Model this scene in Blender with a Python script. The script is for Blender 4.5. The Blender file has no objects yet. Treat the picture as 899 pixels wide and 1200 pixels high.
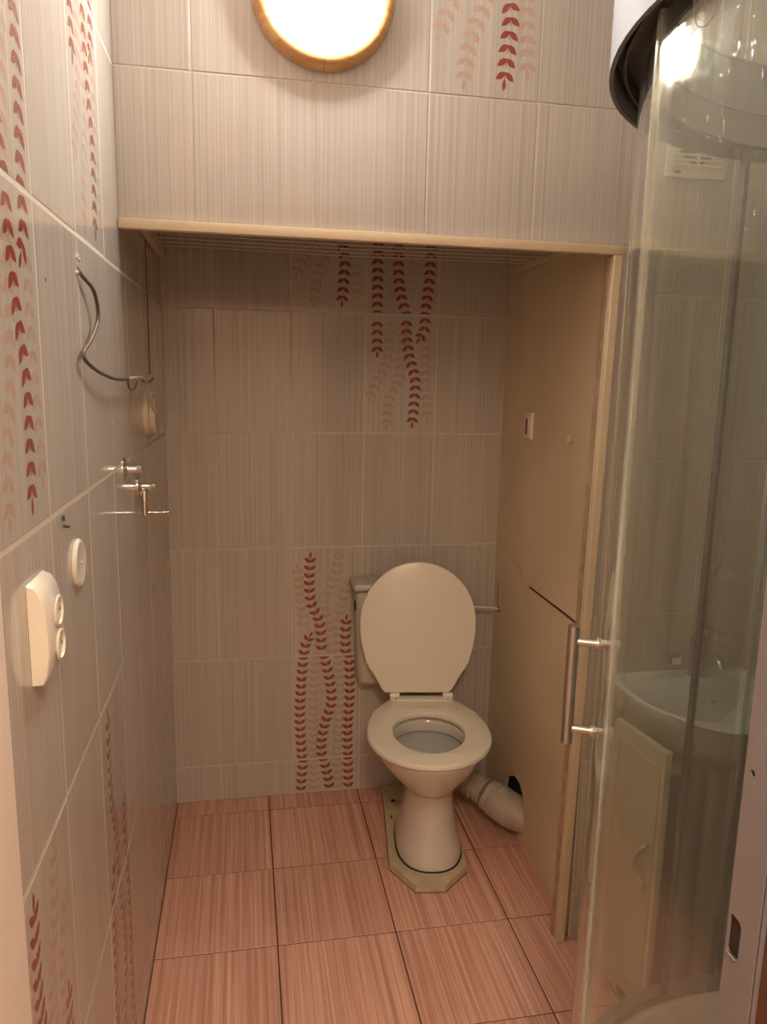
import bpy, bmesh, math, random
from mathutils import Vector, Matrix
from mathutils.geometry import tessellate_polygon
random.seed(7)
S = bpy.context.scene
COL = S.collection

# ---------------------------------------------------------------- camera
YAW, PITCH, ROLL, CAMH, FPX = 0.1852, -0.1778, 0.0205, 1.5258, 879.1
cy, sy = math.cos(YAW), math.sin(YAW)
fwd = Vector((sy*math.cos(PITCH), cy*math.cos(PITCH), math.sin(PITCH)))
rgt = Vector((cy, -sy, 0)); upv = rgt.cross(fwd)
r2 = rgt*math.cos(ROLL) + upv*math.sin(ROLL); u2 = -rgt*math.sin(ROLL) + upv*math.cos(ROLL)
cd = bpy.data.cameras.new('camera'); cam = bpy.data.objects.new('camera', cd); COL.objects.link(cam)
cam.matrix_world = Matrix(((r2.x, u2.x, -fwd.x, 0), (r2.y, u2.y, -fwd.y, 0), (r2.z, u2.z, -fwd.z, CAMH), (0, 0, 0, 1)))
cd.sensor_fit = 'HORIZONTAL'; cd.sensor_width = 36; cd.lens = 36*FPX/899
cd.clip_start = 0.02
S.camera = cam
# ---------------------------------------------------------------- light / world / exposure
W = bpy.data.worlds.new('world'); S.world = W; W.use_nodes = True
W.node_tree.nodes['Background'].inputs[0].default_value = (1.0, 0.85, 0.7, 1)
W.node_tree.nodes['Background'].inputs[1].default_value = 0.05
S.view_settings.view_transform = 'Standard'; S.view_settings.look = 'None'
S.view_settings.gamma = 1; S.view_settings.use_curve_mapping = False
S.view_settings.exposure = 2.9
LAMP_STRENGTH = 13.0
HALL_STRENGTH = 4.1
# hallway ceiling lamp behind the camera (the photographer stands in a lit hallway)
la = bpy.data.lights.new('hall_light', 'AREA'); la.shape = 'DISK'; la.size = 0.35; la.energy = HALL_STRENGTH; la.color = (1, .78, .56)
lo = bpy.data.objects.new('hall_light', la); COL.objects.link(lo); lo.location = (0.1, -0.35, 2.33)

# ---------------------------------------------------------------- helpers
def newmat(name):
    m = bpy.data.materials.new(name); m.use_nodes = True
    nt = m.node_tree; b = nt.nodes['Principled BSDF']
    return m, nt, b
def sock(nt, x): return x
def simple(name, col, rough=0.5, metal=0.0, var=0.08, scale=12.0, bump=0.0, spec=0.5, coat=0.0):
    m, nt, b = newmat(name)
    n = nt.nodes.new('ShaderNodeTexNoise'); n.inputs['Scale'].default_value = scale; n.inputs['Detail'].default_value = 4
    tc = nt.nodes.new('ShaderNodeTexCoord'); nt.links.new(tc.outputs['Object'], n.inputs['Vector'])
    r = nt.nodes.new('ShaderNodeValToRGB')
    r.color_ramp.elements[0].position = .3; r.color_ramp.elements[1].position = .7
    r.color_ramp.elements[0].color = tuple(c*(1-var) for c in col)+(1,)
    r.color_ramp.elements[1].color = tuple(min(1, c*(1+var)) for c in col)+(1,)
    nt.links.new(n.outputs['Fac'], r.inputs[0]); nt.links.new(r.outputs[0], b.inputs['Base Color'])
    b.inputs['Roughness'].default_value = rough; b.inputs['Metallic'].default_value = metal
    b.inputs['Specular IOR Level'].default_value = spec
    if coat: b.inputs['Coat Weight'].default_value = coat; b.inputs['Coat Roughness'].default_value = .05
    if bump:
        bp = nt.nodes.new('ShaderNodeBump'); bp.inputs['Strength'].default_value = bump; bp.inputs['Distance'].default_value = .002
        nt.links.new(n.outputs['Fac'], bp.inputs['Height']); nt.links.new(bp.outputs[0], b.inputs['Normal'])
    return m
def striped(name, c1, c2, c3, freq, rough, bump, tonevar, wob=0.6):
    """fine stripes along the tile's own long axis, every tile with its own offset and tone"""
    m, nt, b = newmat(name); N = nt.nodes; L = nt.links
    tc = N.new('ShaderNodeTexCoord'); oi = N.new('ShaderNodeObjectInfo')
    mp = N.new('ShaderNodeMapping'); mp.inputs['Scale'].default_value = (freq, wob, 0)
    L.new(tc.outputs['Object'], mp.inputs['Vector'])
    ad = N.new('ShaderNodeVectorMath'); ad.operation = 'ADD'
    cmb = N.new('ShaderNodeCombineXYZ'); mul = N.new('ShaderNodeMath'); mul.operation = 'MULTIPLY'; mul.inputs[1].default_value = 173.0
    L.new(oi.outputs['Random'], mul.inputs[0]); L.new(mul.outputs[0], cmb.inputs[0]); L.new(mul.outputs[0], cmb.inputs[2])
    L.new(mp.outputs[0], ad.inputs[0]); L.new(cmb.outputs[0], ad.inputs[1])
    n1 = N.new('ShaderNodeTexNoise'); n1.inputs['Scale'].default_value = 1.0; n1.inputs['Detail'].default_value = 5; n1.inputs['Roughness'].default_value = .75
    L.new(ad.outputs[0], n1.inputs['Vector'])
    r = N.new('ShaderNodeValToRGB'); e = r.color_ramp.elements
    e[0].position = .33; e[0].color = c1+(1,); e[1].position = .68; e[1].color = c3+(1,)
    k = e.new(.5); k.color = c2+(1,)
    L.new(n1.outputs['Fac'], r.inputs[0])
    # broad soft bands and tone per tile
    mr = N.new('ShaderNodeMapRange'); mr.inputs[3].default_value = 1-tonevar; mr.inputs[4].default_value = 1+tonevar
    L.new(oi.outputs['Random'], mr.inputs[0])
    vm = N.new('ShaderNodeVectorMath'); vm.operation = 'SCALE'
    L.new(r.outputs[0], vm.inputs[0]); L.new(mr.outputs[0], vm.inputs['Scale'])
    L.new(vm.outputs[0], b.inputs['Base Color'])
    b.inputs['Roughness'].default_value = rough
    bp = N.new('ShaderNodeBump'); bp.inputs['Strength'].default_value = bump; bp.inputs['Distance'].default_value = .001
    L.new(n1.outputs['Fac'], bp.inputs['Height']); L.new(bp.outputs[0], b.inputs['Normal'])
    return m
def glassmat(name, tint, refl_rough=0.02, haze=0.0, rr=None):
    m, nt, b = newmat(name); N = nt.nodes; L = nt.links; N.remove(b)
    out = N['Material Output']
    t = N.new('ShaderNodeBsdfTransparent'); t.inputs[0].default_value = tint+(1,)
    g = N.new('ShaderNodeBsdfGlossy'); g.inputs['Roughness'].default_value = refl_rough; g.inputs[0].default_value = (.95, .97, .95, 1)
    f = N.new('ShaderNodeFresnel'); geo = N.new('ShaderNodeNewGeometry'); ior = N.new('ShaderNodeMapRange')
    ior.inputs[3].default_value = 1.5; ior.inputs[4].default_value = 1/1.5     # no refraction here, so both faces reflect like air-to-glass
    L.new(geo.outputs['Backfacing'], ior.inputs[0]); L.new(ior.outputs[0], f.inputs['IOR'])
    mx = N.new('ShaderNodeMixShader'); L.new(f.outputs[0], mx.inputs[0]); L.new(t.outputs[0], mx.inputs[1]); L.new(g.outputs[0], mx.inputs[2])
    last = mx
    if rr:     # limescale also blurs the reflections, in vertical runs
        tc = N.new('ShaderNodeTexCoord'); mp = N.new('ShaderNodeMapping'); mp.inputs['Scale'].default_value = (60, 60, 4)
        n = N.new('ShaderNodeTexNoise'); n.inputs['Scale'].default_value = 1; n.inputs['Detail'].default_value = 3
        L.new(tc.outputs['Object'], mp.inputs[0]); L.new(mp.outputs[0], n.inputs['Vector'])
        q = N.new('ShaderNodeMapRange'); q.inputs[1].default_value = .35; q.inputs[2].default_value = .6
        q.inputs[3].default_value = rr[0]; q.inputs[4].default_value = rr[1]
        L.new(n.outputs['Fac'], q.inputs[0]); L.new(q.outputs[0], g.inputs['Roughness'])
    if haze:   # limescale film: streaky, uneven
        d = N.new('ShaderNodeBsdfDiffuse'); d.inputs[0].default_value = (.75, .74, .7, 1)
        tc = N.new('ShaderNodeTexCoord'); mp = N.new('ShaderNodeMapping'); mp.inputs['Scale'].default_value = (70, 70, 3)
        n = N.new('ShaderNodeTexNoise'); n.inputs['Scale'].default_value = 1; n.inputs['Detail'].default_value = 5
        L.new(tc.outputs['Object'], mp.inputs[0]); L.new(mp.outputs[0], n.inputs['Vector'])
        mr = N.new('ShaderNodeMapRange'); mr.inputs[1].default_value = .4; mr.inputs[2].default_value = .8
        mr.inputs[3].default_value = haze*.35; mr.inputs[4].default_value = haze*2
        L.new(n.outputs['Fac'], mr.inputs[0])
        m2 = N.new('ShaderNodeMixShader'); L.new(mr.outputs[0], m2.inputs[0]); L.new(mx.outputs[0], m2.inputs[1]); L.new(d.outputs[0], m2.inputs[2])
        last = m2
    L.new(last.outputs[0], out.inputs[0])
    return m
def emit(name, col, s):
    m, nt, b = newmat(name)
    b.inputs['Base Color'].default_value = col+(1,); b.inputs['Roughness'].default_value = .25
    b.inputs['Emission Color'].default_value = col+(1,); b.inputs['Emission Strength'].default_value = s
    return m

M = {}
M['tile'] = striped('wall_tile_glaze', (.425, .365, .318), (.515, .458, .404), (.60, .548, .49), 165, .10, .10, .035)
M['floor_tile'] = striped('floor_tile_glaze', (.48, .235, .17), (.68, .36, .265), (.88, .56, .44), 95, .33, .12, .05, 1.0)
M['grout'] = simple('cream_grout', (.62, .54, .44), .7, var=.06, scale=40, bump=.3)
M['floor_grout'] = simple('dark_floor_grout', (.10, .05, .04), .9, var=.3, scale=30)
M['light_grout'] = simple('pinkish_floor_grout', (.42, .26, .2), .9, var=.2, scale=30)
M['leaf_red'] = simple('leaf_print_red', (.30, .064, .045), .12, var=.15, scale=60)
M['leaf_pale'] = simple('leaf_print_pale', (.50, .36, .29), .12, var=.08, scale=60)
M['plaster'] = simple('pale_plaster', (.82, .70, .61), .7, var=.04, scale=6, bump=.1)
M['ceiling'] = simple('white_ceiling_paint', (.75, .72, .66), .8, var=.03)
M['board'] = simple('beige_painted_board', (.76, .62, .43), .42, var=.07, scale=3.5, bump=.25)
M['board_edge'] = simple('board_edge', (.44, .31, .19), .7, var=.2, scale=25)
M['trim'] = simple('cream_wood_trim', (.70, .56, .38), .45, var=.07, scale=8, bump=.1)
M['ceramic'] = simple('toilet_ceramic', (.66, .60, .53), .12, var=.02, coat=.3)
M['seatplastic'] = simple('cream_seat_plastic', (.84, .78, .65), .28, var=.015)
M['tankplastic'] = simple('tank_plastic', (.55, .49, .43), .35, var=.02)
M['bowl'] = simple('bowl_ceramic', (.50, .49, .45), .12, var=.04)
M['stain'] = simple('plinth_paint', (.56, .46, .30), .5, var=.16, scale=18, bump=.4)
M['plinth_dark'] = simple('dark_gap', (.03, .025, .02), .9, var=.2)
M['chrome'] = simple('chrome', (.75, .73, .70), .12, metal=1, var=.03)
M['steel'] = simple('brushed_steel', (.52, .49, .46), .28, metal=1, var=.06, scale=30)
M['alu'] = simple('cabin_aluminium', (.24, .235, .24), .5, metal=.2, var=.03)
M['rail_outer'] = simple('rail_outer_grey', (.17, .165, .165), .6, var=.03, spec=.2)
M['rail_dark'] = simple('rail_channel_dark', (.05, .045, .045), .5, var=.2)
M['seal_white'] = simple('clear_plastic_seal', (.46, .44, .39), .3, var=.03)
M['seal_dark'] = simple('dark_rubber_seal', (.07, .065, .06), .45, var=.5, scale=40)
M['white_plastic'] = simple('white_plastic', (.78, .72, .62), .3, var=.02)
M['old_plastic'] = simple('yellowed_plastic', (.62, .52, .38), .4, var=.05)
M['hole'] = simple('dark_hole', (.015, .012, .01), .9, var=.2)
M['cable'] = simple('cable_sheath', (.13, .09, .065), .45, var=.3, scale=20)
M['cable_white'] = simple('cable_white_sheath', (.66, .58, .48), .45, var=.1)
M['pipe_grey'] = simple('waste_pipe_plastic', (.52, .46, .37), .45, var=.15, scale=25, bump=.1)
M['rust_and_shade'] = simple('brown_stain_and_shade', (.10, .05, .03), .8, var=.3)  # stains and cracks, and the painted shade line below the board panel
M['red'] = simple('red_rocker', (.28, .02, .02), .3, var=.05)
M['jamb'] = simple('mauve_painted_metal', (.20, .172, .175), .45, var=.06, scale=20, bump=.1)
M['brown'] = simple('brown_door_wood', (.11, .038, .02), .45, var=.3, scale=20)
M['cavity'] = simple('shaded_wood_cavity', (.035, .014, .009), .9, var=.4)  # wood brown darkened, the shade of a deep cavity put into the colour
M['ochre'] = simple('ochre_wood', (.48, .24, .07), .5, var=.2, scale=14)
M['cabinet'] = simple('cream_cabinet_board', (.58, .50, .37), .4, var=.07, scale=6, bump=.15)
M['sink'] = simple('sink_ceramic', (.66, .66, .62), .1, var=.03, coat=.3)
M['tray'] = simple('shower_tray_acrylic', (.66, .64, .58), .25, var=.04)
M['black'] = simple('black_grime', (.03, .02, .015), .8)
M['vent'] = simple('vent_plastic', (.72, .66, .55), .4, var=.03)
M['vent_dark'] = simple('vent_shadow_gap', (.12, .10, .085), .8)
M['rack'] = simple('rack_white_wire', (.60, .52, .45), .4, var=.05)
M['glass'] = glassmat('shower_glass', (.93, .95, .92), .06, haze=.022, rr=(.03, .13))
M['glass_door'] = glassmat('shower_door_glass', (.93, .945, .92), .015, haze=.02)
M['lamp'] = emit('lit_opal_glass', (1.0, .97, .92), LAMP_STRENGTH)
M['hallfloor'] = simple('hall_floor', (.35, .22, .14), .5, var=.1)
M['seal_white'] = glassmat('clear_plastic_seal', (.80, .79, .74), .15, haze=.30)
M['droplet'] = glassmat('water_droplet', (.97, .97, .97), .0)
# the bulb sits on the left: the opal glass is much dimmer on its right side
nt = M['lamp'].node_tree; N = nt.nodes; L = nt.links
tc = N.new('ShaderNodeTexCoord'); sx = N.new('ShaderNodeSeparateXYZ'); L.new(tc.outputs['Object'], sx.inputs[0])
mr = N.new('ShaderNodeMapRange'); mr.interpolation_type = 'SMOOTHSTEP'
mr.inputs[1].default_value = .07; mr.inputs[2].default_value = .125; mr.inputs[3].default_value = LAMP_STRENGTH; mr.inputs[4].default_value = LAMP_STRENGTH*.08
L.new(sx.outputs[0], mr.inputs[0]); L.new(mr.outputs[0], N['Principled BSDF'].inputs['Emission Strength'])
# lamp ring wood: rings of grain
def woodmat(name, c1, c2, sc, rough=.35):
    m, nt, b = newmat(name); N = nt.nodes; L = nt.links
    tc = N.new('ShaderNodeTexCoord'); mp = N.new('ShaderNodeMapping'); mp.inputs['Scale'].default_value = sc
    n = N.new('ShaderNodeTexNoise'); n.inputs['Scale'].default_value = 6; n.inputs['Detail'].default_value = 6; n.inputs['Distortion'].default_value = 1.2
    L.new(tc.outputs['Object'], mp.inputs[0]); L.new(mp.outputs[0], n.inputs['Vector'])
    r = N.new('ShaderNodeValToRGB'); r.color_ramp.elements[0].position = .35; r.color_ramp.elements[1].position = .65
    r.color_ramp.elements[0].color = c1+(1,); r.color_ramp.elements[1].color = c2+(1,)
    L.new(n.outputs['Fac'], r.inputs[0]); L.new(r.outputs[0], b.inputs['Base Color']); b.inputs['Roughness'].default_value = rough
    return m
M['lampwood'] = woodmat('lamp_ring_wood', (.50, .24, .08), (.70, .42, .18), (1, 1, 6))

def link(name, me, parent=None):
    o = bpy.data.objects.new(name, me); COL.objects.link(o)
    if parent: o.parent = parent
    return o
def finish(name, bm, mats, parent=None, smooth=False, auto=None):
    me = bpy.data.meshes.new(name); bm.normal_update(); bm.to_mesh(me); bm.free()
    for m in (mats if isinstance(mats, (list, tuple)) else [mats]): me.materials.append(m if not isinstance(m, str) else M[m])
    if smooth:
        for p in me.polygons: p.use_smooth = True
        if auto is not None:
            me.set_sharp_from_angle(angle=math.radians(auto))
    return link(name, me, parent)
def tag(o, label=None, cat=None, group=None, kind=None):
    if label: o['label'] = label
    if cat: o['category'] = cat
    if group: o['group'] = group
    if kind: o['kind'] = kind
    return o
def thing(name, loc, rz, label, cat, group=None):
    o = bpy.data.objects.new(name, None); COL.objects.link(o); o.location = loc; o.rotation_euler = (0, 0, rz)
    o.empty_display_size = .05
    return tag(o, label, cat, group)
def box(bm, x0, x1, y0, y1, z0, z1, mi=0, bev=0):
    r = bmesh.ops.create_cube(bm, size=1)
    vs = r['verts']
    for v in vs: v.co = Vector(((x0+x1)/2+v.co.x*(x1-x0), (y0+y1)/2+v.co.y*(y1-y0), (z0+z1)/2+v.co.z*(z1-z0)))
    fs = set(f for v in vs for f in v.link_faces)
    for f in fs: f.material_index = mi
    if bev:
        es = list(set(e for v in vs for e in v.link_edges))
        bmesh.ops.bevel(bm, geom=es, offset=bev, segments=2, affect='EDGES', profile=.6)
def boxo(name, dims, mat, parent=None, bev=0.0, **k):
    bm = bmesh.new(); box(bm, *dims, bev=bev); return finish(name, bm, mat, parent, smooth=bool(bev), auto=40)
def frames(path):
    T = []
    for i in range(len(path)):
        a = path[max(0, i-1)]; b = path[min(len(path)-1, i+1)]; T.append((b-a).normalized())
    n = T[0].orthogonal().normalized(); out = []
    for t in T:
        n = (n - t*n.dot(t)).normalized(); out.append((t, n, t.cross(n)))
    return out
def tube(bm, path, r, seg=10, caps=True, mi=0):
    path = [Vector(p) for p in path]; fr = frames(path); rings = []
    rs = r if isinstance(r, (list, tuple)) else [r]*len(path)
    for p, (t, n, b), rr in zip(path, fr, rs):
        rings.append([bm.verts.new(p+n*math.cos(a)*rr+b*math.sin(a)*rr) for a in [2*math.pi*k/seg for k in range(seg)]])
    for A, B in zip(rings, rings[1:]):
        for k in range(seg):
            f = bm.faces.new((A[k], A[(k+1) % seg], B[(k+1) % seg], B[k])); f.material_index = mi; f.smooth = True
    if caps:
        for R_ in (rings[0][::-1], rings[-1]):
            f = bm.faces.new(R_); f.material_index = mi
def catmull(P, n=8):
    P = [Vector(p) for p in P]; out = []
    for i in range(len(P)-1):
        a, b, c, d = P[max(0, i-1)], P[i], P[i+1], P[min(len(P)-1, i+2)]
        for k in range(n):
            t = k/n
            out.append(.5*((2*b)+(c-a)*t+(2*a-5*b+4*c-d)*t*t+(3*b-a-3*c+d)*t**3))
    out.append(P[-1]); return out
def loft(bm, rings, mi=0, cap0=False, cap1=False):
    V = [[bm.verts.new(p) for p in r] for r in rings]; n = len(V[0])
    for A, B in zip(V, V[1:]):
        for k in range(n):
            f = bm.faces.new((A[k], A[(k+1) % n], B[(k+1) % n], B[k])); f.material_index = mi; f.smooth = True
    if cap0: bm.faces.new(V[0][::-1]).material_index = mi
    if cap1: bm.faces.new(V[-1]).material_index = mi
    return V
def lathe(bm, prof, axis_o, axis_d, seg=32, mi=0, cap0=False, cap1=False):
    """prof: list of (radius, height along axis)"""
    d = Vector(axis_d).normalized(); n = d.orthogonal().normalized(); b = d.cross(n); o = Vector(axis_o)
    return loft(bm, [[o+d*h+n*math.cos(a)*r+b*math.sin(a)*r for a in [2*math.pi*k/seg for k in range(seg)]] for r, h in prof], mi, cap0, cap1)
def latheo(name, prof, o, d, mat, parent=None, seg=32, auto=35, c0=True, c1=True):
    bm = bmesh.new(); lathe(bm, prof, o, d, seg, cap0=c0, cap1=c1)
    bmesh.ops.recalc_face_normals(bm, faces=bm.faces)
    return finish(name, bm, mat, parent, smooth=True, auto=auto)
def tubeo(name, path, r, mat, parent=None, seg=10):
    bm = bmesh.new(); tube(bm, path, r, seg); bmesh.ops.recalc_face_normals(bm, faces=bm.faces)
    return finish(name, bm, mat, parent, smooth=True, auto=50)
def polyslab(name, outer, holes, fn, thick, mat, parent=None):
    """2-D polygon with holes -> slab; fn maps (u,v,w) to world"""
    loops = [outer]+holes; pts = [p for l in loops for p in l]
    tris = tessellate_polygon([[Vector((p[0], p[1], 0)) for p in l] for l in loops])
    bm = bmesh.new()
    A = [bm.verts.new(fn(p[0], p[1], 0)) for p in pts]; B = [bm.verts.new(fn(p[0], p[1], thick)) for p in pts]
    for t in tris:
        try:
            bm.faces.new([A[i] for i in t]); bm.faces.new([B[i] for i in t[::-1]])
        except ValueError: pass
    k = 0
    for l in loops:
        n = len(l)
        for i in range(n):
            bm.faces.new((A[k+i], A[k+(i+1) % n], B[k+(i+1) % n], B[k+i]))
        k += n
    bmesh.ops.recalc_face_normals(bm, faces=bm.faces)
    return finish(name, bm, mat, parent)

# ---------------------------------------------------------------- dimensions
XL, XR, D1, D2, XN = -0.2526, 1.325, 1.716, 2.5655, 0.905
CEIL = 2.62; Z0 = 0.134; TH = 0.40; TW = 0.25
HB = 1.841         # header bottom
XF = 0.868         # outer side of niche frame
YW = 0.56          # door wall, room side (right part)
TT = 0.007         # tile proud of the bed
G = 0.0024         # grout joint width

# ---------------------------------------------------------------- tiles
tile_cache = {}
def tile_mesh(w, h, mat, bev=.0016, gh=None):
    gh = (gh or G)/2
    key = (round(w, 3), round(h, 3), mat, gh)
    if key in tile_cache: return tile_cache[key]
    bm = bmesh.new(); g = (.0036 if mat == 'floor_tile' else G)/2
    def ring(i, z): j = i-g+gh; return [bm.verts.new(p) for p in ((i, j, z), (w-i, j, z), (w-i, h-j, z), (i, h-j, z))]
    a, b, c = ring(g, 0), ring(g, TT-bev*.7), ring(g+bev, TT)
    for A, B in ((a, b), (b, c)):
        for k in range(4): bm.faces.new((A[k], A[(k+1) % 4], B[(k+1) % 4], B[k]))
    bm.faces.new(c)
    me = bpy.data.meshes.new('tile'); bm.normal_update(); bm.to_mesh(me); bm.free(); me.materials.append(M[mat])
    tile_cache[key] = me; return me
def clipcells(u0, u1, v0, v1, uo, vo, tw, th, minw=.012):
    cells = []
    i = math.floor((u0-uo)/tw)
    while uo+i*tw < u1-1e-6:
        a, b = max(u0, uo+i*tw), min(u1, uo+(i+1)*tw)
        j = math.floor((v0-vo)/th)
        while vo+j*th < v1-1e-6:
            c, d = max(v0, vo+j*th), min(v1, vo+(j+1)*th)
            if b-a > minw and d-c > minw: cells.append((i, j, a, b, c, d))
            j += 1
        i += 1
    return cells
def lay(wall, cells, origin, ux, vx, nx, mat='tile', tname='tile', gh=None):
    """origin/ux/vx/nx: plane frame, tiles sit on the bed plane and rise along nx"""
    out = {}
    for (i, j, a, b, c, d) in cells:
        o = link(tname, tile_mesh(b-a, d-c, mat, gh=gh), wall)
        p = Vector(origin)+Vector(ux)*a+Vector(vx)*c
        jit = random.uniform(-.0004, .0004)
        p += Vector(nx)*jit
        U, V, N_ = Vector(ux), Vector(vx), Vector(nx)
        o.matrix_local = Matrix(((U.x, V.x, N_.x, p.x), (U.y, V.y, N_.y, p.y), (U.z, V.z, N_.z, p.z), (0, 0, 0, 1)))
        out[(i, j)] = (o, a, b, c, d)
    return out

# leaf garland prints, all in tile centimetres (u right, v down from the tile's top)
def leaf(bm, cx, cyy, ang, L, Wd, mi):
    n = 5; pts = []
    for s in (1, -1):
        for k in range(n+1):
            if s == -1 and k in (0,): continue
            t = k/n if s == 1 else 1-k/n
            w = Wd*.5*math.sin(math.pi*t**.85)*s
            if t in (0, 1): w = 0
            pts.append((t*L, w))
    seen = []; c, s_ = math.cos(ang), math.sin(ang)
    for (x, y) in pts:
        q = (cx+x*c-y*s_, cyy+x*s_+y*c)
        if not seen or (abs(q[0]-seen[-1][0])+abs(q[1]-seen[-1][1])) > 1e-5: seen.append(q)
    if abs(seen[0][0]-seen[-1][0])+abs(seen[0][1]-seen[-1][1]) < 1e-5: seen.pop()
    return seen, mi
def garland(path, mi, tip=True, gap=2.75, L=2.75, Wd=1.35):
    """path from tip (or tile edge) along the stem, in (u, v_up) cm; leaves lean towards the path start"""
    P = catmull([(p[0], p[1], 0) for p in path], 10); out = []
    d = 0; acc = []; last = P[0]
    cum = [0]
    for a, b in zip(P, P[1:]): cum.append(cum[-1]+(b-a).length)
    def at(s):
        for k in range(len(P)-1):
            if cum[k+1] >= s:
                t = (s-cum[k])/max(1e-9, cum[k+1]-cum[k]); return P[k].lerp(P[k+1], t), (P[k+1]-P[k]).normalized()
        return P[-1], (P[-1]-P[-2]).normalized()
    s = 0
    if tip:
        p, t = at(0.0); a = math.atan2(t.y, t.x); out.append(leaf(None, p.x, p.y, a, 2.6, .95, mi)); s = 3.9
    else: s = 1.3
    while s < cum[-1]-.1:
        p, t = at(s); a = math.atan2(-t.y, -t.x)
        for sg in (1, -1): out.append(leaf(None, p.x, p.y, a+sg*math.radians(50), L, Wd, mi))
        # stem piece
        q, _ = at(max(0, s-1.7)); nrm = Vector((-t.y, t.x, 0))*.07
        out.append(([(p.x-nrm.x, p.y-nrm.y), (p.x+nrm.x, p.y+nrm.y), (q.x+nrm.x, q.y+nrm.y), (q.x-nrm.x, q.y-nrm.y)], mi))
        s += gap
    return out
def fl(path): return [(u, 40-v) for u, v in path]
DES = {
 # hanging garlands, tile with the tips
 'T1': lambda: garland(fl([(1.2, 29.5), (4.5, 22), (8, 14), (9, 0)]), 1)+garland(fl([(7.6, 39), (8.6, 30), (12, 20), (13, 8), (13, 0)]), 1)
      + garland(fl([(22.3, 36), (21.6, 26), (20.8, 16), (21, 6)]), 1)
      + garland(fl([(4.2, 14.6), (4.0, 8), (4.0, 0)]), 0)+garland(fl([(16.8, 38.3), (17.4, 30), (17.6, 22), (15.2, 13), (14.2, 6), (14, 0)]), 0)
      + garland(fl([(17.5, 9.4), (20.2, 5), (20.4, 0)]), 0),
 'T0': lambda: garland(fl([(9, 40), (8.5, 20), (8, 0)]), 1, False)+garland(fl([(13, 40), (16, 25), (16, 0)]), 1, False)
      + garland(fl([(4, 40), (3.8, 20), (4, 0)]), 0, False)+garland(fl([(13.8, 40), (11.2, 30), (10.8, 15), (11, 0)]), 0, False)
      + garland(fl([(20.4, 40), (21.6, 28), (22, 12), (21.8, 0)]), 0, False),
 # growing garlands, tile with the tips
 'B1': lambda: garland([(16.6, 39.3), (15.4, 30), (12, 20), (14, 8), (14.5, 0)], 1)+garland([(2, 34.5), (3, 24), (4, 14), (3.5, 9)], 1)
      + garland([(21.6, 29), (18.5, 22), (17, 12), (16.5, 0)], 1)
      + garland([(6.8, 38.4), (6.3, 28), (7.0, 20), (9.8, 13), (10.6, 6), (10.8, 0)], 0)+garland([(7.6, 9.2), (5.1, 4.6), (4.2, 0)], 0)
      + garland([(19.8, 15.2), (19.4, 8), (19.6, 0)], 0),
 'B0': lambda: garland([(8.6, 40), (8.0, 20), (8.2, 0)], 1, False)+garland([(16.8, 40), (17.6, 20), (16.6, 0)], 1, False)
      + garland([(4.2, 40), (3.4, 28), (3.0, 16), (3.8, 0)], 0, False)
      + garland([(11.8, 40), (13.8, 30), (14.4, 22), (12.0, 13), (10.9, 6), (11.2, 0)], 0, False)
      + garland([(20.8, 40), (21.2, 25), (20.6, 12), (20.8, 0)], 0, False),
}
def clip_poly(poly, x0, x1, y0, y1):
    def cl(P, inside, inter):
        o = []
        for i in range(len(P)):
            a, b = P[i-1], P[i]
            if inside(b):
                if not inside(a): o.append(inter(a, b))
                o.append(b)
            elif inside(a): o.append(inter(a, b))
        return o
    for ax, lim, sg in ((0, x0, 1), (0, x1, -1), (1, y0, 1), (1, y1, -1)):
        if not poly: return poly
        poly = cl(poly, lambda p: (p[ax]-lim)*sg >= 0, lambda a, b: tuple(a[k]+(b[k]-a[k])*((lim-a[ax])/(b[ax]-a[ax])) for k in (0, 1)))
    return poly
def prints(entry, des, full_u0, full_v0, label=None):
    """leaf prints in the glaze of one tile: full_u0/full_v0 = where the uncut tile starts"""
    o, a, b, c, d = entry
    du, dv = a-full_u0, c-full_v0; w, h = b-a, d-c
    bm = bmesh.new()
    for k, (poly, mi) in enumerate(DES[des]()):
        P = [(u/100-du, v/100-dv) for u, v in poly]
        P = clip_poly(P, .0045, w-.0045, .0045, h-.0045)
        if len(P) < 3: continue
        z = TT+.00012+(.00008 if mi == 0 else 0)+(k % 3)*.00001
        try:
            f = bm.faces.new([bm.verts.new((x, y, z)) for x, y in P]); f.material_index = mi
            if f.calc_area() < 1e-9: continue
        except ValueError: pass
    bm.normal_update()
    for f in bm.faces:
        if f.normal.z < 0: f.normal_flip()
    p = finish('leaf_print', bm, ['leaf_red', 'leaf_pale'], o)
    o['label'] = 'wall tile printed with red and pale leaf garlands'
    return p

def struct(name, bm_or_dims, mat, bev=0):
    if isinstance(bm_or_dims, tuple): o = boxo(name, bm_or_dims, mat, bev=bev)
    else: o = finish(name, bm_or_dims, mat)
    o['kind'] = 'structure'; return o

# ---------------------------------------------------------------- setting
BED = TT-.0012      # bed (grout) surface lies this far behind the tile faces' plane
# left wall: tile faces at x = XL
wl = struct('wall_left', (XL-.12, XL-.0004, .815, D2+.1, -.05, CEIL), 'grout')
tl = lay(wl, clipcells(.815, D2, 0, CEIL, 1.035, Z0, TW, TH), (XL-TT, 0, 0), (0, 1, 0), (0, 0, 1), (1, 0, 0), gh=.0048)
def lw(i, j): return tl[(i, j)]
for (i, j, d) in [(-1, 3, 'T1'), (-1, 4, 'T0'), (-1, 5, 'T0'), (1, 4, 'T1'), (1, 5, 'T0'), (1, 1, 'B1'), (1, 0, 'B0'), (1, -1, 'B0'), (-1, 1, 'B1'), (-1, 0, 'B0')]:
    if (i, j) in tl: prints(tl[(i, j)], d, 1.035+i*TW, Z0+j*TH)
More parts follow.
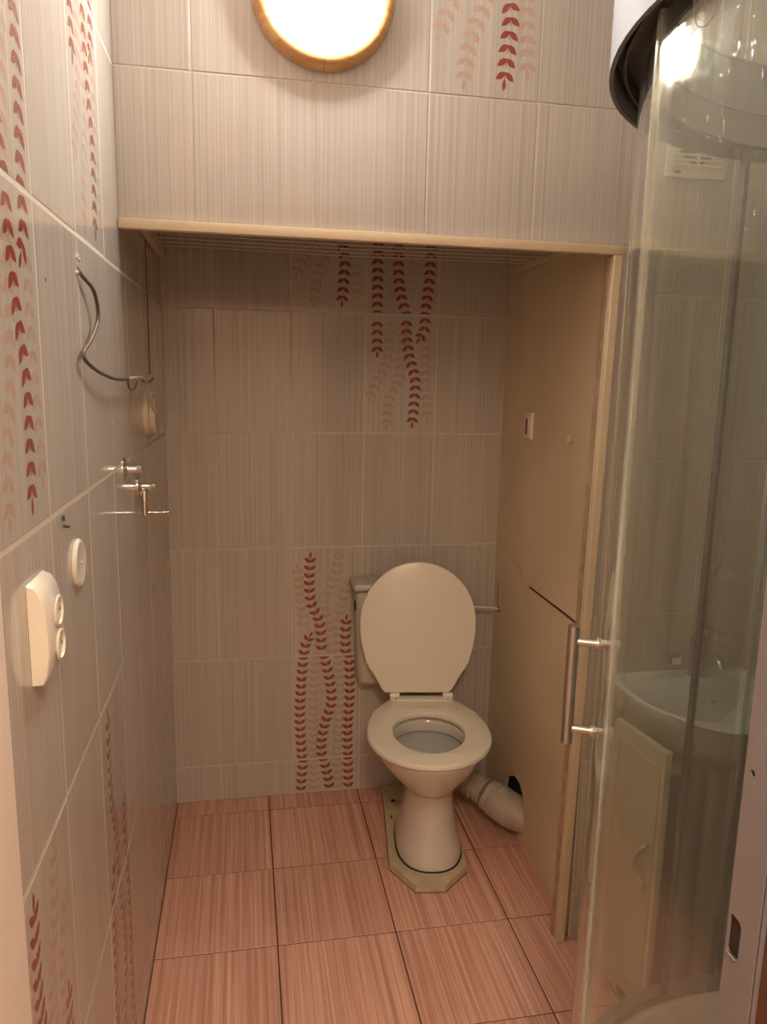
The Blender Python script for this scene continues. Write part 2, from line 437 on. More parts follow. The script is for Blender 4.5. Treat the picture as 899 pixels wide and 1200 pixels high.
# back wall
wb = struct('wall_back', (XL-.12, XN+.25, D2+.0004, D2+.12, -.05, CEIL), 'grout')
XB = -.0938
tb = lay(wb, clipcells(XL, XN, 0, 2.3, XB, Z0, TW, TH), (0, D2+TT, 0), (1, 0, 0), (0, 0, 1), (0, -1, 0))
for (i, j, d) in [(1, 4, 'T1'), (2, 3, 'T1'), (2, 4, 'T0'), (1, 1, 'B1'), (1, 0, 'B0'), (1, -1, 'B0')]:
    prints(tb[(i, j)], d, XB+i*TW, Z0+j*TH)
# front wall: header above the niche plus the part right of it
outer = [(XL, CEIL), (XL, HB), (XF, HB), (XF, 0), (XR, 0), (XR, CEIL)]
wf = polyslab('wall_front', outer, [], lambda u, v, w: Vector((u, D1+.0015+w, v)), .055, 'grout'); wf['kind'] = 'structure'
XH = -.0973
tf = lay(wf, clipcells(XL, XR, HB, CEIL, XH, Z0, TW, TH), (0, D1+TT, 0), (1, 0, 0), (0, 0, 1), (0, -1, 0))
prints(tf[(2, 5)], 'T1', XH+2*TW, Z0+5*TH)
lay(wf, clipcells(XF+.004, XR, 0, HB, XH, Z0, TW, TH), (0, D1+TT, 0), (1, 0, 0), (0, 0, 1), (0, -1, 0))
# right wall
wr = struct('wall_right', (XR+.0004, XR+.12, YW-.1, D1+.06, -.05, CEIL), 'grout')
lay(wr, clipcells(-D1, -YW, 0, CEIL, -D1, Z0, TW, TH), (XR+TT, 0, 0), (0, -1, 0), (0, 0, 1), (-1, 0, 0))
# door wall right of the doorway, room and hall beyond it
struct('wall_near', (.53, XR+.12, YW-.12, YW, -.05, CEIL), 'plaster')
bm = bmesh.new(); box(bm, XL-.12, XL+.0005, -1.3, .8148, -.05, CEIL); struct('wall_hall_left', bm, 'plaster')
struct('wall_hall_right', (1.0, 1.1, -1.3, YW-.12, -.05, CEIL), 'plaster')
struct('wall_hall_back', (XL-.12, 1.1, -1.4, -1.3, -.05, CEIL), 'plaster')
struct('wall_above_door', (XL, .53, YW-.12, YW, 2.12, CEIL), 'plaster')
struct('ceiling', (XL-.12, XR+.12, -1.4, D2+.12, CEIL, CEIL+.08), 'ceiling')
# floor
fl_o = struct('floor', (XL-.12, XR+.12, -1.4, D2+.12, -.08, -.0012), 'floor_grout')
lay(fl_o, clipcells(XL, XR, .42, D2, .0722, 2.4729, .3285, .3285), (0, 0, -TT), (1, 0, 0), (0, 1, 0), (0, 0, 1), 'floor_tile')
boxo('hall_flooring', (XL, 1.0, -1.3, .42, -.002, -.0005), 'hallfloor', fl_o)
# niche right side: painted board with a hole for the waste pipe
def nb(u, v, w=0):      # u = y in the room, v = z, w = thickness behind
    return Vector((XN-.001-(D2-u)*.0225+w, u, v))
hy, hz = 2.225, .098
hole = []
for k in range(16):
    a = 2*math.pi*k/16; r = .094*(1+.1*math.sin(3*a+1)+random.uniform(-.05, .05))
    hole.append((hy+r*math.cos(a)*1.0+.01, max(.004, hz+r*1.0*math.sin(a))))
wn = polyslab('wall_niche_right', [(D1+.02, 0), (D2+.001, 0), (D2+.001, CEIL), (D1+.02, CEIL)], [hole], nb, .012, 'board'); wn['kind'] = 'structure'
boxo('hole_backing', (XN+.0125, XN+.02, 2.05, D2-.002, .0, .35), 'hole', wn)
# upper board panel lying proud of the board
up = polyslab('board_panel', [(D1+.022, .882), (1.9, .884), (2.20, .880), (2.262, .905), (2.262, 1.9), (2.2, CEIL-.3), (D1+.022, CEIL-.3)], [],
              lambda u, v, w: nb(u, v)+Vector((-.0075+w, 0, 0)), .0073, 'board', wn)
boxo('panel_edge', (.866, .874, D1+.024, D1+.045, .885, HB), 'board_edge', wn)
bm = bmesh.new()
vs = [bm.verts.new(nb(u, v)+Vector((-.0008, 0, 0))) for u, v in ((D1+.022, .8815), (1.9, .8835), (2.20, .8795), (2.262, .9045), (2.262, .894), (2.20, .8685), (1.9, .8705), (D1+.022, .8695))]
bm.faces.new(vs); finish('panel_shade_line', bm, 'rust_and_shade', wn)  # dark strip painted as the shadow line under the panel's lower edge
# patches of old paint and a torn board edge
def flat_spot(name, pts, mat, parent, off=-.0082):
    bm = bmesh.new(); f = bm.faces.new([bm.verts.new(nb(u, v)+Vector((off, 0, 0))) for u, v in pts]); 
    return finish(name, bm, mat, parent)
flat_spot('paint_chip', [(2.19, 1.035), (2.20, 1.036), (2.197, .99), (2.189, .992)], 'trim', wn)
flat_spot('paint_chip', [(2.10, 1.70), (2.106, 1.70), (2.105, 1.655), (2.099, 1.66)], 'trim', wn)
flat_spot('crack', [(2.262, .9), (2.33, .915), (2.40, .932), (2.41, .935), (2.33, .912), (2.262, .894)], 'board_edge', wn, -.0006)
flat_spot('crack', [(2.515, .80), (2.523, .80), (2.521, .70), (2.517, .705)], 'hole', wn, -.0006)
# trims around the niche
t1 = struct('trim_1', (XL+.001, .878, D1-.012, D1+.012, 1.819, 1.8405), 'trim', bev=.003)
bm = bmesh.new(); 
box(bm, -.011, .011, D1-.012, D1+.012, 0, 1.8188, bev=.003)
for v in bm.verts: v.co.x += .842+(v.co.z/1.84)*.025
t2 = struct('trim_2', bm, 'trim')
bm = bmesh.new(); box(bm, -.004, .004, D1+.013, D1+.03, 0, 1.818)
for v in bm.verts: v.co.x += .832+(v.co.z/1.84)*.025
struct('trim_3', bm, 'board_edge')
# grime line at the floor along the board and dark gap in the left corner
boxo('crumbled_edge', (.868, .884, D1+.0, D1+.032, .0005, .008), 'stain', wn)
bm = bmesh.new(); tube(bm, [(XL+.0002, 2.165, 1.95), (XL+.0002, 2.167, 1.83), (XL+.0002, 2.171, 1.7), (XL+.0002, 2.170, 1.6), (XL+.0002, 2.173, 1.52)], .0016, 6)
finish('crack', bm, 'rust_and_shade', wl)

# ---------------------------------------------------------------- doorway jamb (right) with strike plate
dj = boxo('door_1', (.462, .53, .536, .578, 0, 2.1), 'jamb'); dj['kind'] = 'structure'
# jamb sheet with the strike hole, as a slab with a real opening
dj_face = polyslab('strike_face', [(.5365, 0), (.5775, 0), (.5775, 2.1), (.5365, 2.1)],
    [[(.558, .981), (.5575, 1.016), (.561, 1.021), (.572, 1.0225), (.5745, 1.019), (.5745, .984), (.571, .980)],
     [(.5665+.0035*math.cos(a), 1.172+.0035*math.sin(a)) for a in [2*math.pi*k/10 for k in range(10)]]],
    lambda u, v, w: Vector((.4585+w, u, v)), .002, 'jamb', dj)
boxo('strike_cavity', (.4612, .4618, .555, .577, .975, 1.028), 'cavity', dj)  # flat plate just behind the opening, its dark colour stands for the depth's shade
tubeo('strike_lip', [(.4575, .5725, .9815), (.4575, .559, .981)], .0012, 'chrome', dj, 6)
boxo('screw_hole', (.4606, .4617, .562, .571, 1.167, 1.177), 'hole', dj)
d2 = struct('door_2', (.4665, .525, .47, .5345, 0, 2.1), 'brown')
boxo('door_stop', (.4925, .524, .40, .469, 0, .9), 'ochre', d2)

# ---------------------------------------------------------------- wall lamp
LC = Vector((.172, D1, 2.303)); lamp = thing('wall_lamp', LC, 0, 'round lit opal glass lamp with a wooden ring on the tiles above the niche', 'lamp')
latheo('base_plate', [(.0, .0), (.142, .0), (.142, .012), (0, .012)], (0, 0, 0), (0, -1, 0), 'white_plastic', lamp, 48)
for k, (a0, a1) in enumerate([(0, 1.0), (1.0, 2.75), (2.75, 4.2), (4.2, 5.0), (5.0, 2*math.pi)]):
    bm = bmesh.new(); prof = [(.120, .016), (.122, .034), (.132, .040), (.144, .034), (.149, .020), (.149, .003), (.14, .003)]
    n = 14; rr = []
    for q in range(n+1):
        a = a0+.004+(a1-a0-.008)*q/n
        rr.append([Vector((r*math.sin(a), -h, -r*math.cos(a))) for r, h in prof])
    V = [[bm.verts.new(p) for p in r] for r in rr]
    for A, B in zip(V, V[1:]):
        for i in range(len(prof)): bm.faces.new((A[i], A[(i+1) % len(prof)], B[(i+1) % len(prof)], B[i])).smooth = True
    bm.faces.new(V[0]); bm.faces.new(V[-1][::-1]); bmesh.ops.recalc_face_normals(bm, faces=bm.faces)
    finish('wood_ring_segment', bm, 'lampwood', lamp, smooth=True, auto=60)
latheo('glass_shade', [(.1195, .014), (.1185, .036), (.105, .058), (.08, .073), (.045, .082), (.015, .085), (.001, .0855)], (0, 0, 0), (0, -1, 0), 'lamp', lamp, 48, c0=False)
for a in (2.0, -2.0):
    latheo('screw', [(0, 0), (.004, 0), (.004, .002), (0, .003)], (.124*math.sin(a), -.0385, -.124*math.cos(a)), (0, -1, 0), 'rail_dark', lamp, 10)
latheo('screw', [(0, 0), (.004, 0), (.004, .002), (0, .003)], (.122, -.0385, -.012), (0, -1, 0), 'rail_dark', lamp, 10)

# ---------------------------------------------------------------- toilet
TR = math.radians(-7.5)     # the toilet faces the camera, turned a little
T0 = Vector((.578, 2.29, 0))
pl_o = thing('toilet_plinth', (T0.x, T0.y, 0), TR, 'cream painted eight-sided board lying under the toilet foot', 'plinth')
PO = [(-.045, -.335), (.045, -.335), (.125, -.245), (.125, .22), (-.118, .22), (-.118, -.225)]
polyslab('board', PO, [], lambda u, v, w: Vector((u, v, .0012+w)), .024, 'stain', pl_o)
polyslab('dark_joint', [(u*1.012, v*1.006) for u, v in PO], [], lambda u, v, w: Vector((u, v, .0002+w)), .0012, 'black', pl_o)
for (u, v) in ((-.085, .12),):
    latheo('bolt', [(0, 0), (.008, 0), (.007, .004), (0, .006)], (u, v, .0255), (0, 0, 1), 'rust_and_shade', pl_o, 12)
PZ = .0256
toi = thing('toilet', (T0.x, T0.y, PZ), TR, 'cream floor toilet with raised lid standing on the pink tiles in the niche', 'toilet')
def ell(z, yc, rx, rf, rb, n=40, p=2.0):
    dx = .014*max(0, 1-max(0, z-.18)/.17) if z < .35 else 0     # the foot sits a little to one side of the bowl
    out = []
    for k in range(n):
        a = 2*math.pi*k/n; c, s = math.cos(a), math.sin(a)
        ex = 2/p
        x = rx*abs(c)**ex*(1 if c >= 0 else -1); y = abs(s)**ex*(1 if s >= 0 else -1)
        out.append(Vector((x+dx, yc+(rb*y if s >= 0 else rf*y), z)))
    return out
SC = -.168            # seat ring centre (local y)
rim = .392
bm = bmesh.new()
rings = [ell(0, -.12, .104, .158, .24, p=2.4), ell(.012, -.12, .107, .160, .24, p=2.4), ell(.04, -.12, .101, .152, .235, p=2.3), ell(.10, -.12, .088, .132, .23),
         ell(.16, -.12, .079, .116, .22), ell(.20, -.125, .078, .112, .225), ell(.235, -.135, .086, .125, .235), ell(.27, -.145, .108, .148, .25),
         ell(.31, -.155, .138, .175, .26), ell(.35, -.163, .160, .196, .265), ell(.378, SC, .171, .207, .265), ell(rim-.004, SC, .174, .211, .266), ell(rim, SC, .170, .207, .262)]
# up over the rim and down inside
inn = [ell(rim, SC, .118, .142, .118), ell(rim-.006, SC, .114, .138, .114), ell(rim-.035, SC, .116, .14, .116)]
loft(bm, rings, 0, cap0=True)
loft(bm, [rings[-1]]+inn, 0)
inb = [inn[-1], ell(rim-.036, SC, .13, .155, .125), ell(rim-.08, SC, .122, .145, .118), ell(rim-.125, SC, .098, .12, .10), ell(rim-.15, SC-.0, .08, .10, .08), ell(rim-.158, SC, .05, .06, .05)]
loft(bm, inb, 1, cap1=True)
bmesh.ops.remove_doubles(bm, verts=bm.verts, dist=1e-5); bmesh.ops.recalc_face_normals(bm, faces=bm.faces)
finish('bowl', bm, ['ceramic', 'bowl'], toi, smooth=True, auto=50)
bm = bmesh.new(); f = bm.faces.new([bm.verts.new(p) for p in ell(rim-.128, SC, .0975, .118, .098)]); 
m, nt, b = newmat('toilet_water'); b.inputs['Base Color'].default_value = (.38, .38, .34, 1); b.inputs['Roughness'].default_value = .03
M['water'] = m
finish('water', bm, 'water', toi)
# rear deck joining the bowl and the wall
bm = bmesh.new(); box(bm, -.10, .10, .06, .215, .30, rim, bev=.012); finish('rear_deck', bm, 'ceramic', toi, smooth=True, auto=40)
bm = bmesh.new(); tube(bm, catmull([(.0, .10, .20), (.03, .15, .17), (.09, .175, .145)]), .052, 16); finish('outlet_spigot', bm, 'ceramic', toi, smooth=True, auto=50)
# dark gap at pedestal foot
loft_bm = bmesh.new(); loft(loft_bm, [ell(0.0003, -.12, .1095, .163, .243, p=2.4), ell(.003, -.12, .1090, .162, .243, p=2.4)], 0, cap0=True, cap1=True)
finish('foot_joint', loft_bm, 'black', toi)
for s in (-1, 1):
    latheo('fixing_cap', [(0, 0), (.006, 0), (.005, .004), (0, .005)], (s*.1005, -.05, .045), (s, 0, .2), 'rust_and_shade', toi, 12)
# seat outline: hinge at local y = HY, tip forward
HY = SC+.212+.02
def outline(t0=0.0, n=44, wid=.194, Ls=.452, hw=.108, notch=True):
    R_ = []
    # right half from hinge to tip
    pts = [(hw, 0.0), (hw+.012, .012)]
    pts += [(.150, .062), (.172, .10)] if not notch else [(.148, .060), (.168, .088), (.174, .100), (.177, .102)]
    cyc = .242; ry0 = Ls-cyc
    for k in range(0, 23):
        a = math.radians(-40+k*(130/22)); 
        x = wid*math.cos(a)
        y = cyc+(ry0 if a > 0 else .215)*math.sin(a)
        if y > .108: pts.append((x if a > 0 else wid*math.cos(a)**.55, y))
    right = pts
    left = [(-x, y) for x, y in reversed(right) if x > 1e-4]
    return right+left
OUT = outline(notch=False)
def slab_outline(name, pts, hole, z0, z1, fn, mat, parent, bev=.006):
    """rounded slab: outline (and optional hole) with soft top and bottom edges"""
    bm = bmesh.new()
    cx = sum(p[0] for p in pts)/len(pts); cy_ = sum(p[1] for p in pts)/len(pts)
    def inset(P, d, sign=1):
        n = len(P); out = []
        for i in range(n):
            a, b_, c = Vector((P[i-1][0], P[i-1][1])), Vector((P[i][0], P[i][1])), Vector((P[(i+1) % n][0], P[(i+1) % n][1]))
            e1 = (b_-a).normalized(); e2 = (c-b_).normalized(); t = (e1+e2).normalized()
            nn = Vector((-t.y, t.x)); out.append(tuple(b_+nn*d*sign))
        return out
    prof = [(bev, z0), (bev*.3, z0+bev*.3), (0, z0+bev), (0, z1-bev), (bev*.3, z1-bev*.3), (bev, z1)]
    area = sum(pts[i-1][0]*pts[i][1]-pts[i][0]*pts[i-1][1] for i in range(len(pts)))
    if area < 0: pts = pts[::-1]
    R1 = [[fn(x, y, z) for x, y in inset(pts, d)] for d, z in prof]
    V = loft(bm, R1, 0)
    if hole:
        ah = sum(hole[i-1][0]*hole[i][1]-hole[i][0]*hole[i-1][1] for i in range(len(hole)))
        if ah < 0: hole = hole[::-1]
        R2 = [[fn(x, y, z) for x, y in inset(hole, -d)] for d, z in prof]
        V2 = loft(bm, R2, 0)
        for idx in (0, -1):
            a, b_ = R1[idx], R2[idx]
            A, B = V[idx], V2[idx]
            zz = prof[idx]
            P1 = [Vector((p[0], p[1], 0)) for p in inset(pts, zz[0])]; P2 = [Vector((p[0], p[1], 0)) for p in inset(hole, -zz[0])]
            allv = A+B
            for t in tessellate_polygon([P1, P2]):
                try: bm.faces.new([allv[i] for i in t])
                except ValueError: pass
    else:
        bm.faces.new(V[0][::-1]); bm.faces.new(V[-1])
    bmesh.ops.recalc_face_normals(bm, faces=bm.faces)
    return finish(name, bm, mat, parent, smooth=True, auto=38)
hole_pts = [(.112*math.cos(a), (.236)+(.130 if math.sin(a) < 0 else .138)*math.sin(a)) for a in [2*math.pi*k/36 for k in range(36)]]
SZ = rim+.004
seat = slab_outline('seat', OUT, hole_pts, SZ, SZ+.021, lambda x, y, z: Vector((x, HY-y, z)), 'seatplastic', toi, .007)
bm = bmesh.new(); box(bm, -.088, .088, HY-.02, HY+.018, SZ+.004, SZ+.026, bev=.004); finish('hinge_bar', bm, 'seatplastic', toi, smooth=True, auto=40)
for s in (-1, 1):
    tubeo('hinge', [(s*.075, HY+.008, SZ+.030), (s*.108, HY+.008, SZ+.030)], .0095, 'seatplastic', toi, 12)
    boxo('hinge_bracket', (s*.098-.009, s*.098+.009, HY-.016, HY+.02, SZ+.002, SZ+.024), 'seatplastic', toi, bev=.003)
# raised lid leaning on the tank
LT = math.radians(7)
def lidf(x, y, z):
    yy = y+.008
    return Vector((x-.014, HY+.012+math.sin(LT)*yy+z*math.cos(LT), SZ+.030+math.cos(LT)*yy-z*math.sin(LT)))
lid = slab_outline('lid', outline(notch=True, wid=.2, hw=.110), None, -.004, .012, lidf, 'seatplastic', toi, .005)
bm = bmesh.new(); P = [lidf(x*.965, .226+(y-.226)*.965, -.0046) for x, y in outline(notch=False, wid=.2)]; P.append(P[0])
# tank (its own turn: it stands square to the wall)
def tk(x0, x1, y0, y1, z0, z1): return (x0, x1, y0, y1, z0, z1)
inv = Matrix.Rotation(-TR, 4, 'Z') @ Matrix.Translation(Vector((-T0.x, -T0.y, -PZ)))
def tank_box(name, x0, x1, y0, y1, z0, z1, bev, mat, seg=4, taper=0):
    bm = bmesh.new(); r = bmesh.ops.create_cube(bm, size=1)
    for v in bm.verts: v.co = Vector(((x0+x1)/2+v.co.x*(x1-x0), (y0+y1)/2+v.co.y*(y1-y0), (z0+z1)/2+v.co.z*(z1-z0)))
    if taper:
        for v in bm.verts:
            if v.co.z < (z0+z1)/2: v.co.x = (x0+x1)/2+(v.co.x-(x0+x1)/2)*(1-taper)
    bmesh.ops.bevel(bm, geom=bm.edges[:], offset=bev, segments=seg, affect='EDGES', profile=.5)
    for v in bm.verts: v.co = inv @ v.co
    return finish(name, bm, mat, toi, smooth=True, auto=40)
tank_box('tank', .372, .738, 2.455, 2.560, .45, .800, .03, 'tankplastic', taper=.06)
tank_box('tank_lid', .360, .748, 2.442, 2.562, .801, .829, .012, 'tankplastic')
pb = inv @ Vector((.372, 2.43, .755)); 
bm = bmesh.new(); lathe(bm, [(0, 0), (.011, 0), (.011, .004), (0, .006)], (.3730, 2.485, .742), (-1, 0, 0), 16, cap0=True, cap1=True)
for v in bm.verts: v.co.z = .742+(v.co.z-.742)*1.8; v.co = inv @ v.co
finish('flush_lever', bm, 'rail_dark', toi)
bm = bmesh.new(); tube(bm, [inv @ Vector(p) for p in ((.57, 2.50, .47), (.57, 2.50, .30), (.573, 2.46, .20))], .022, 12); finish('flush_pipe', bm, 'tankplastic', toi, smooth=True)

# ---------------------------------------------------------------- water hose and waste pipe
hs = tubeo('water_hose', catmull([(.740, 2.49, .715), (.81, 2.488, .720), (.85, 2.49, .715), (.885, 2.50, .709), (.908, 2.505, .702)]), .0045, 'white_plastic')
tag(hs, 'thin white water hose from the toilet tank into the beige board', 'hose')
hh = latheo('hose_hole', [(0, 0), (.011, 0), (.011, .0006), (0, .0007)], (nb(2.505, .702).x, 2.505, .702), (-1, 0, 0), 'hole', wn, 12)
wp = thing('waste_pipe', (.80, 2.28, 0), 0, 'stained grey corrugated waste pipe between the toilet and the beige board', 'pipe')
o_ = Vector((-.80, -2.28, 0))
bm = bmesh.new()
pp = catmull([Vector(p)+o_ for p in ((.685, 2.435, .158), (.725, 2.385, .145), (.765, 2.337, .130), (.808, 2.287, .113))], 14)
rad = [.050 if (k % 4) < 2 else .040 for k in range(len(pp))]
tube(bm, pp, rad, 22); bmesh.ops.recalc_face_normals(bm, faces=bm.faces); finish('corrugated_sleeve', bm, 'pipe_grey', wp, smooth=True, auto=25)
cl = [Vector(p)+o_ for p in ((.811, 2.283, .112), (.815, 2.279, .110), (.829, 2.263, .105), (.832, 2.259, .104), (.838, 2.252, .102))]
bm = bmesh.new(); tube(bm, cl, [.050, .055, .055, .060, .060], 24); bmesh.ops.recalc_face_normals(bm, faces=bm.faces); finish('collar', bm, 'pipe_grey', wp, smooth=True, auto=30)
bm = bmesh.new(); el = catmull([Vector(p)+o_ for p in ((.834, 2.257, .103), (.853, 2.234, .095), (.880, 2.210, .083), (.908, 2.196, .076), (.945, 2.19, .074))], 6)
tube(bm, el, [.056]*2+[.060]*(len(el)-2), 24); bmesh.ops.recalc_face_normals(bm, faces=bm.faces); finish('elbow', bm, 'pipe_grey', wp, smooth=True, auto=60)
for (a, b_, c) in ((.846, 2.19, .118), (.84, 2.198, .10), (.851, 2.187, .108), (.866, 2.166, .10)):
    d = (Vector((a, b_, c))-Vector((.86, 2.23, .097))).normalized(); p0 = Vector((.86, 2.23, .097))+d*.0555
    latheo('stain_spot', [(0, 0), (.0035, 0), (.003, .0008), (0, .001)], p0+o_, d, 'rust_and_shade', wp, 8)

# ---------------------------------------------------------------- switch, knob on the board
sw = thing('light_switch', nb(2.262, 1.385)+Vector((-.0076, 0, 0)), 0, 'white wall switch with a dark red rocker on the beige board', 'switch')
boxo('plate', (-.010, 0, -.030, .030, -.042, .042), 'white_plastic', sw, bev=.003)
boxo('rocker_frame', (-.013, -.0101, -.022, .010, -.032, .028), 'white_plastic', sw, bev=.001)
boxo('red_rocker', (-.0145, -.0131, -.012, .002, -.027, .022), 'red', sw)
kb = thing('cabinet_knob', nb(1.905, 1.37)+Vector((-.0076, 0, 0)), 0, 'small cream knob on the upper beige board panel', 'knob')
latheo('stem', [(.0, 0), (.0045, 0), (.0035, .018), (0, .018)], (0, 0, 0), (-1, 0, 0), 'old_plastic', kb, 12)
latheo('head', [(.0, .0), (.007, .0), (.0125, .003), (.0125, .006), (.006, .009), (0, .0095)], (-.018, 0, 0), (-1, 0, 0), 'trim', kb, 20)

# ---------------------------------------------------------------- fittings on the left wall
so = thing('double_socket', (XL, .943, 1.214), 0, 'white double power socket with a curved housing on the left tiles', 'socket')
bm = bmesh.new()
prof = [(0, -.080), (.018, -.078), (.023, -.06), (.023, -.005), (.026, .03), (.034, .055), (.041, .072), (.037, .079), (.022, .083), (0, .084)]
prof = [(0, -.080), (.013, -.079), (.018, -.065), (.022, -.03), (.022, .01), (.020, .04), (.0165, .062), (.010, .078), (.0, .084)]
yy = [-.038, -.036, .036, .038]
V = []
for k, y in enumerate(yy):
    ins = .0015 if k in (0, 3) else 0
    V.append([bm.verts.new((max(0, x-ins), y, z*.76*(1-ins*8))) for x, z in prof])
for A, B in zip(V, V[1:]):
    for i in range(len(prof)-1): bm.faces.new((A[i], A[i+1], B[i+1], B[i])).smooth = True
bm.faces.new(V[0]); bm.faces.new(V[-1][::-1]); bmesh.ops.recalc_face_normals(bm, faces=bm.faces)
finish('housing', bm, 'white_plastic', so, smooth=True, auto=40)
for z in (.018, -.026):
    latheo('outlet_rim', [(.0, .0), (.0185, .0), (.0205, .002), (.0195, .0036), (.017, .004), (.016, .0012), (0, .0011)], (.0205, .012, z), (1, 0, 0), 'white_plastic', so, 28, auto=60)
    for dy in (-.009, .009):
        latheo('pin_hole', [(0, 0), (.0025, 0), (0, .0003)], (.0222, .012+dy, z), (1, 0, 0), 'hole', so, 8)
bc = thing('blank_cover', (XL, 1.176, 1.238), 0, 'round white blank cover on the tiles beyond the double socket', 'wall cover')
latheo('disc', [(0, 0), (.037, 0), (.037, .003), (.034, .006), (.030, .0065), (.028, .0058), (0, .0062)], (0, 0, 0), (1, 0, 0), 'white_plastic', bc, 36)
latheo('screw', [(0, 0), (.003, 0), (.0025, .0015), (0, .002)], (.0062, 0, 0), (1, 0, 0), 'steel', bc, 10)
jb = thing('junction_box', (XL, 2.06, 1.418), 0, 'round yellowed junction box with an open cable end on the left niche tiles', 'junction box')
latheo('body', [(0, 0), (.062, 0), (.062, .010), (.058, .013), (0, .013)], (0, 0, 0), (1, 0, 0), 'old_plastic', jb, 36)
latheo('cover', [(0, 0), (.050, 0), (.050, .009), (.046, .013), (0, .014)], (.013, .012, -.004), (1, 0, 0), 'old_plastic', jb, 36)
X0 = XL+.006
cab = thing('hanging_cable', (XL, 1.285, 1.675), 0, 'thin brown cable hanging from a hole in the left tiles to the junction box', 'cable')
co = Vector((-XL, -1.285, -1.675))
tubeo('sheath', catmull([Vector(p)+co for p in ((XL-.004, 1.285, 1.69), (XL+.006, 1.29, 1.672), (XL+.012, 1.345, 1.655), (XL+.012, 1.372, 1.615), (XL+.010, 1.31, 1.575), (XL+.008, 1.255, 1.55), (XL+.014, 1.32, 1.528), (XL+.022, 1.46, 1.513), (XL+.022, 1.62, 1.512))], 8), .0032, 'cable', cab, 10)
tubeo('white_sheath', catmull([Vector(p)+co for p in ((XL+.022, 1.62, 1.512), (XL+.022, 1.75, 1.514), (XL+.022, 1.86, 1.51), (XL+.022, 1.93, 1.485), (XL+.026, 1.99, 1.45), (XL+.028, 2.03, 1.425))], 8), .0035, 'cable_white', cab, 10)
tubeo('wire_end', catmull([Vector(p)+co for p in ((XL+.020, 1.85, 1.505), (XL+.026, 1.93, 1.503), (XL+.03, 1.99, 1.512))], 6), .0022, 'cable', cab, 8)
tubeo('wire_loop', catmull([Vector(p)+co for p in ((XL+.020, 1.62, 1.510), (XL+.012, 1.70, 1.49), (XL+.010, 1.78, 1.488), (XL+.012, 1.83, 1.505))], 6), .0018, 'cable', cab, 8)
# bits of cement round the cable hole
bm = bmesh.new()
for k in range(7):
    a = random.uniform(0, 6.28); bmesh.ops.create_icosphere(bm, subdivisions=1, radius=random.uniform(.002, .004), matrix=Matrix.Translation((XL+.0005, 1.285+.012*math.cos(a), 1.685+.018*math.sin(a))))
tag(finish('cement_crumbs', bm, 'grout', wl), kind='stuff')
# stop valves
def stop_valve(y, z, stub, label, lever):
    v = thing('stop_valve', (XL, y, z), 0, label, 'valve', None)
    latheo('flange', [(0, 0), (.027, 0), (.027, .002), (.020, .006), (.012, .008), (0, .008)], (0, 0, 0), (1, 0, 0), 'chrome', v, 28)
    latheo('stub', [(.0, .0), (.009, 0), (.009, stub*.6), (.0105, stub*.62), (.0115, stub*.95), (.009, stub), (0, stub)], (.008, 0, 0), (1, 0, 0), 'chrome', v, 20)
    if lever:
        latheo('lower_body', [(0, 0), (.0105, 0), (.0105, .028), (.007, .03), (.007, .062), (0, .064)], (.012, 0, -.008), (0, .0, -1), 'chrome', v, 16)
        tubeo('rod', [(.004, 0, -.064), (.070, 0, -.064)], .0028, 'chrome', v, 10)
        tubeo('hook', [(.070, 0, -.062), (.070, 0, -.076)], .0032, 'steel', v, 10)
        tubeo('hook_tip', [(.070, 0, -.068), (.070, 0, -.072)], .0045, 'chrome', v, 8)
    return v
stop_valve(1.662, 1.321, .030, 'chrome wall tap stub on the left tiles nearer the camera', False)
stop_valve(1.872, 1.254, .034, 'chrome wall tap stub with a hook rod below it, deeper in the niche', True)
pg = thing('wall_plug', (XL, 1.104, 1.314), 0, 'dark plug with a screw in the left tile joint above the round cover', 'wall plug')
latheo('plug', [(0, 0), (.004, 0), (.004, .003), (0, .003)], (0, -.006, .008), (1, 0, 0), 'rail_dark', pg, 10)
tubeo('nail', [(0, .0, -.004), (.007, .003, -.006)], .0024, 'rail_dark', pg, 8)
for (y, z) in ((1.081, 1.642), (1.40, 1.60), (1.55, 1.43)):
    latheo('chip', [(0, 0), (.003, 0), (0, .0006)], (XL+.0002, y, z), (1, 0, 0), 'rust_and_shade' if y < 1.2 else 'grout', wl, 7)

# ---------------------------------------------------------------- drying rack under the niche ceiling
rk = thing('drying_rack', (.32, 2.1, 1.885), 0, 'wire clothes drying rack between the walls at the top of the niche', 'drying rack')
for name, x, sx in (('bracket', XL+.012, 1), ('bracket', XN-.032, -1)):
    boxo(name, (x-.32-.009, x-.32+.009, -.30, .36, -.016, .012), 'trim', rk, bev=.002)
for k in range(8):
    y = -.24+k*.062
    tubeo('wire', [(XL+.02-.32, y, -.004), (.0, y, -.009), (XN-.04-.32, y, -.004)], .0022, 'rack', rk, 6)
    tubeo('hook_loop', catmull([(XL+.035-.32, y-.01, -.002), (XL+.022-.32, y-.008, .008), (XL+.02-.32, y+.008, .006), (XL+.035-.32, y+.01, -.004)], 4), .0013, 'rack', rk, 5)

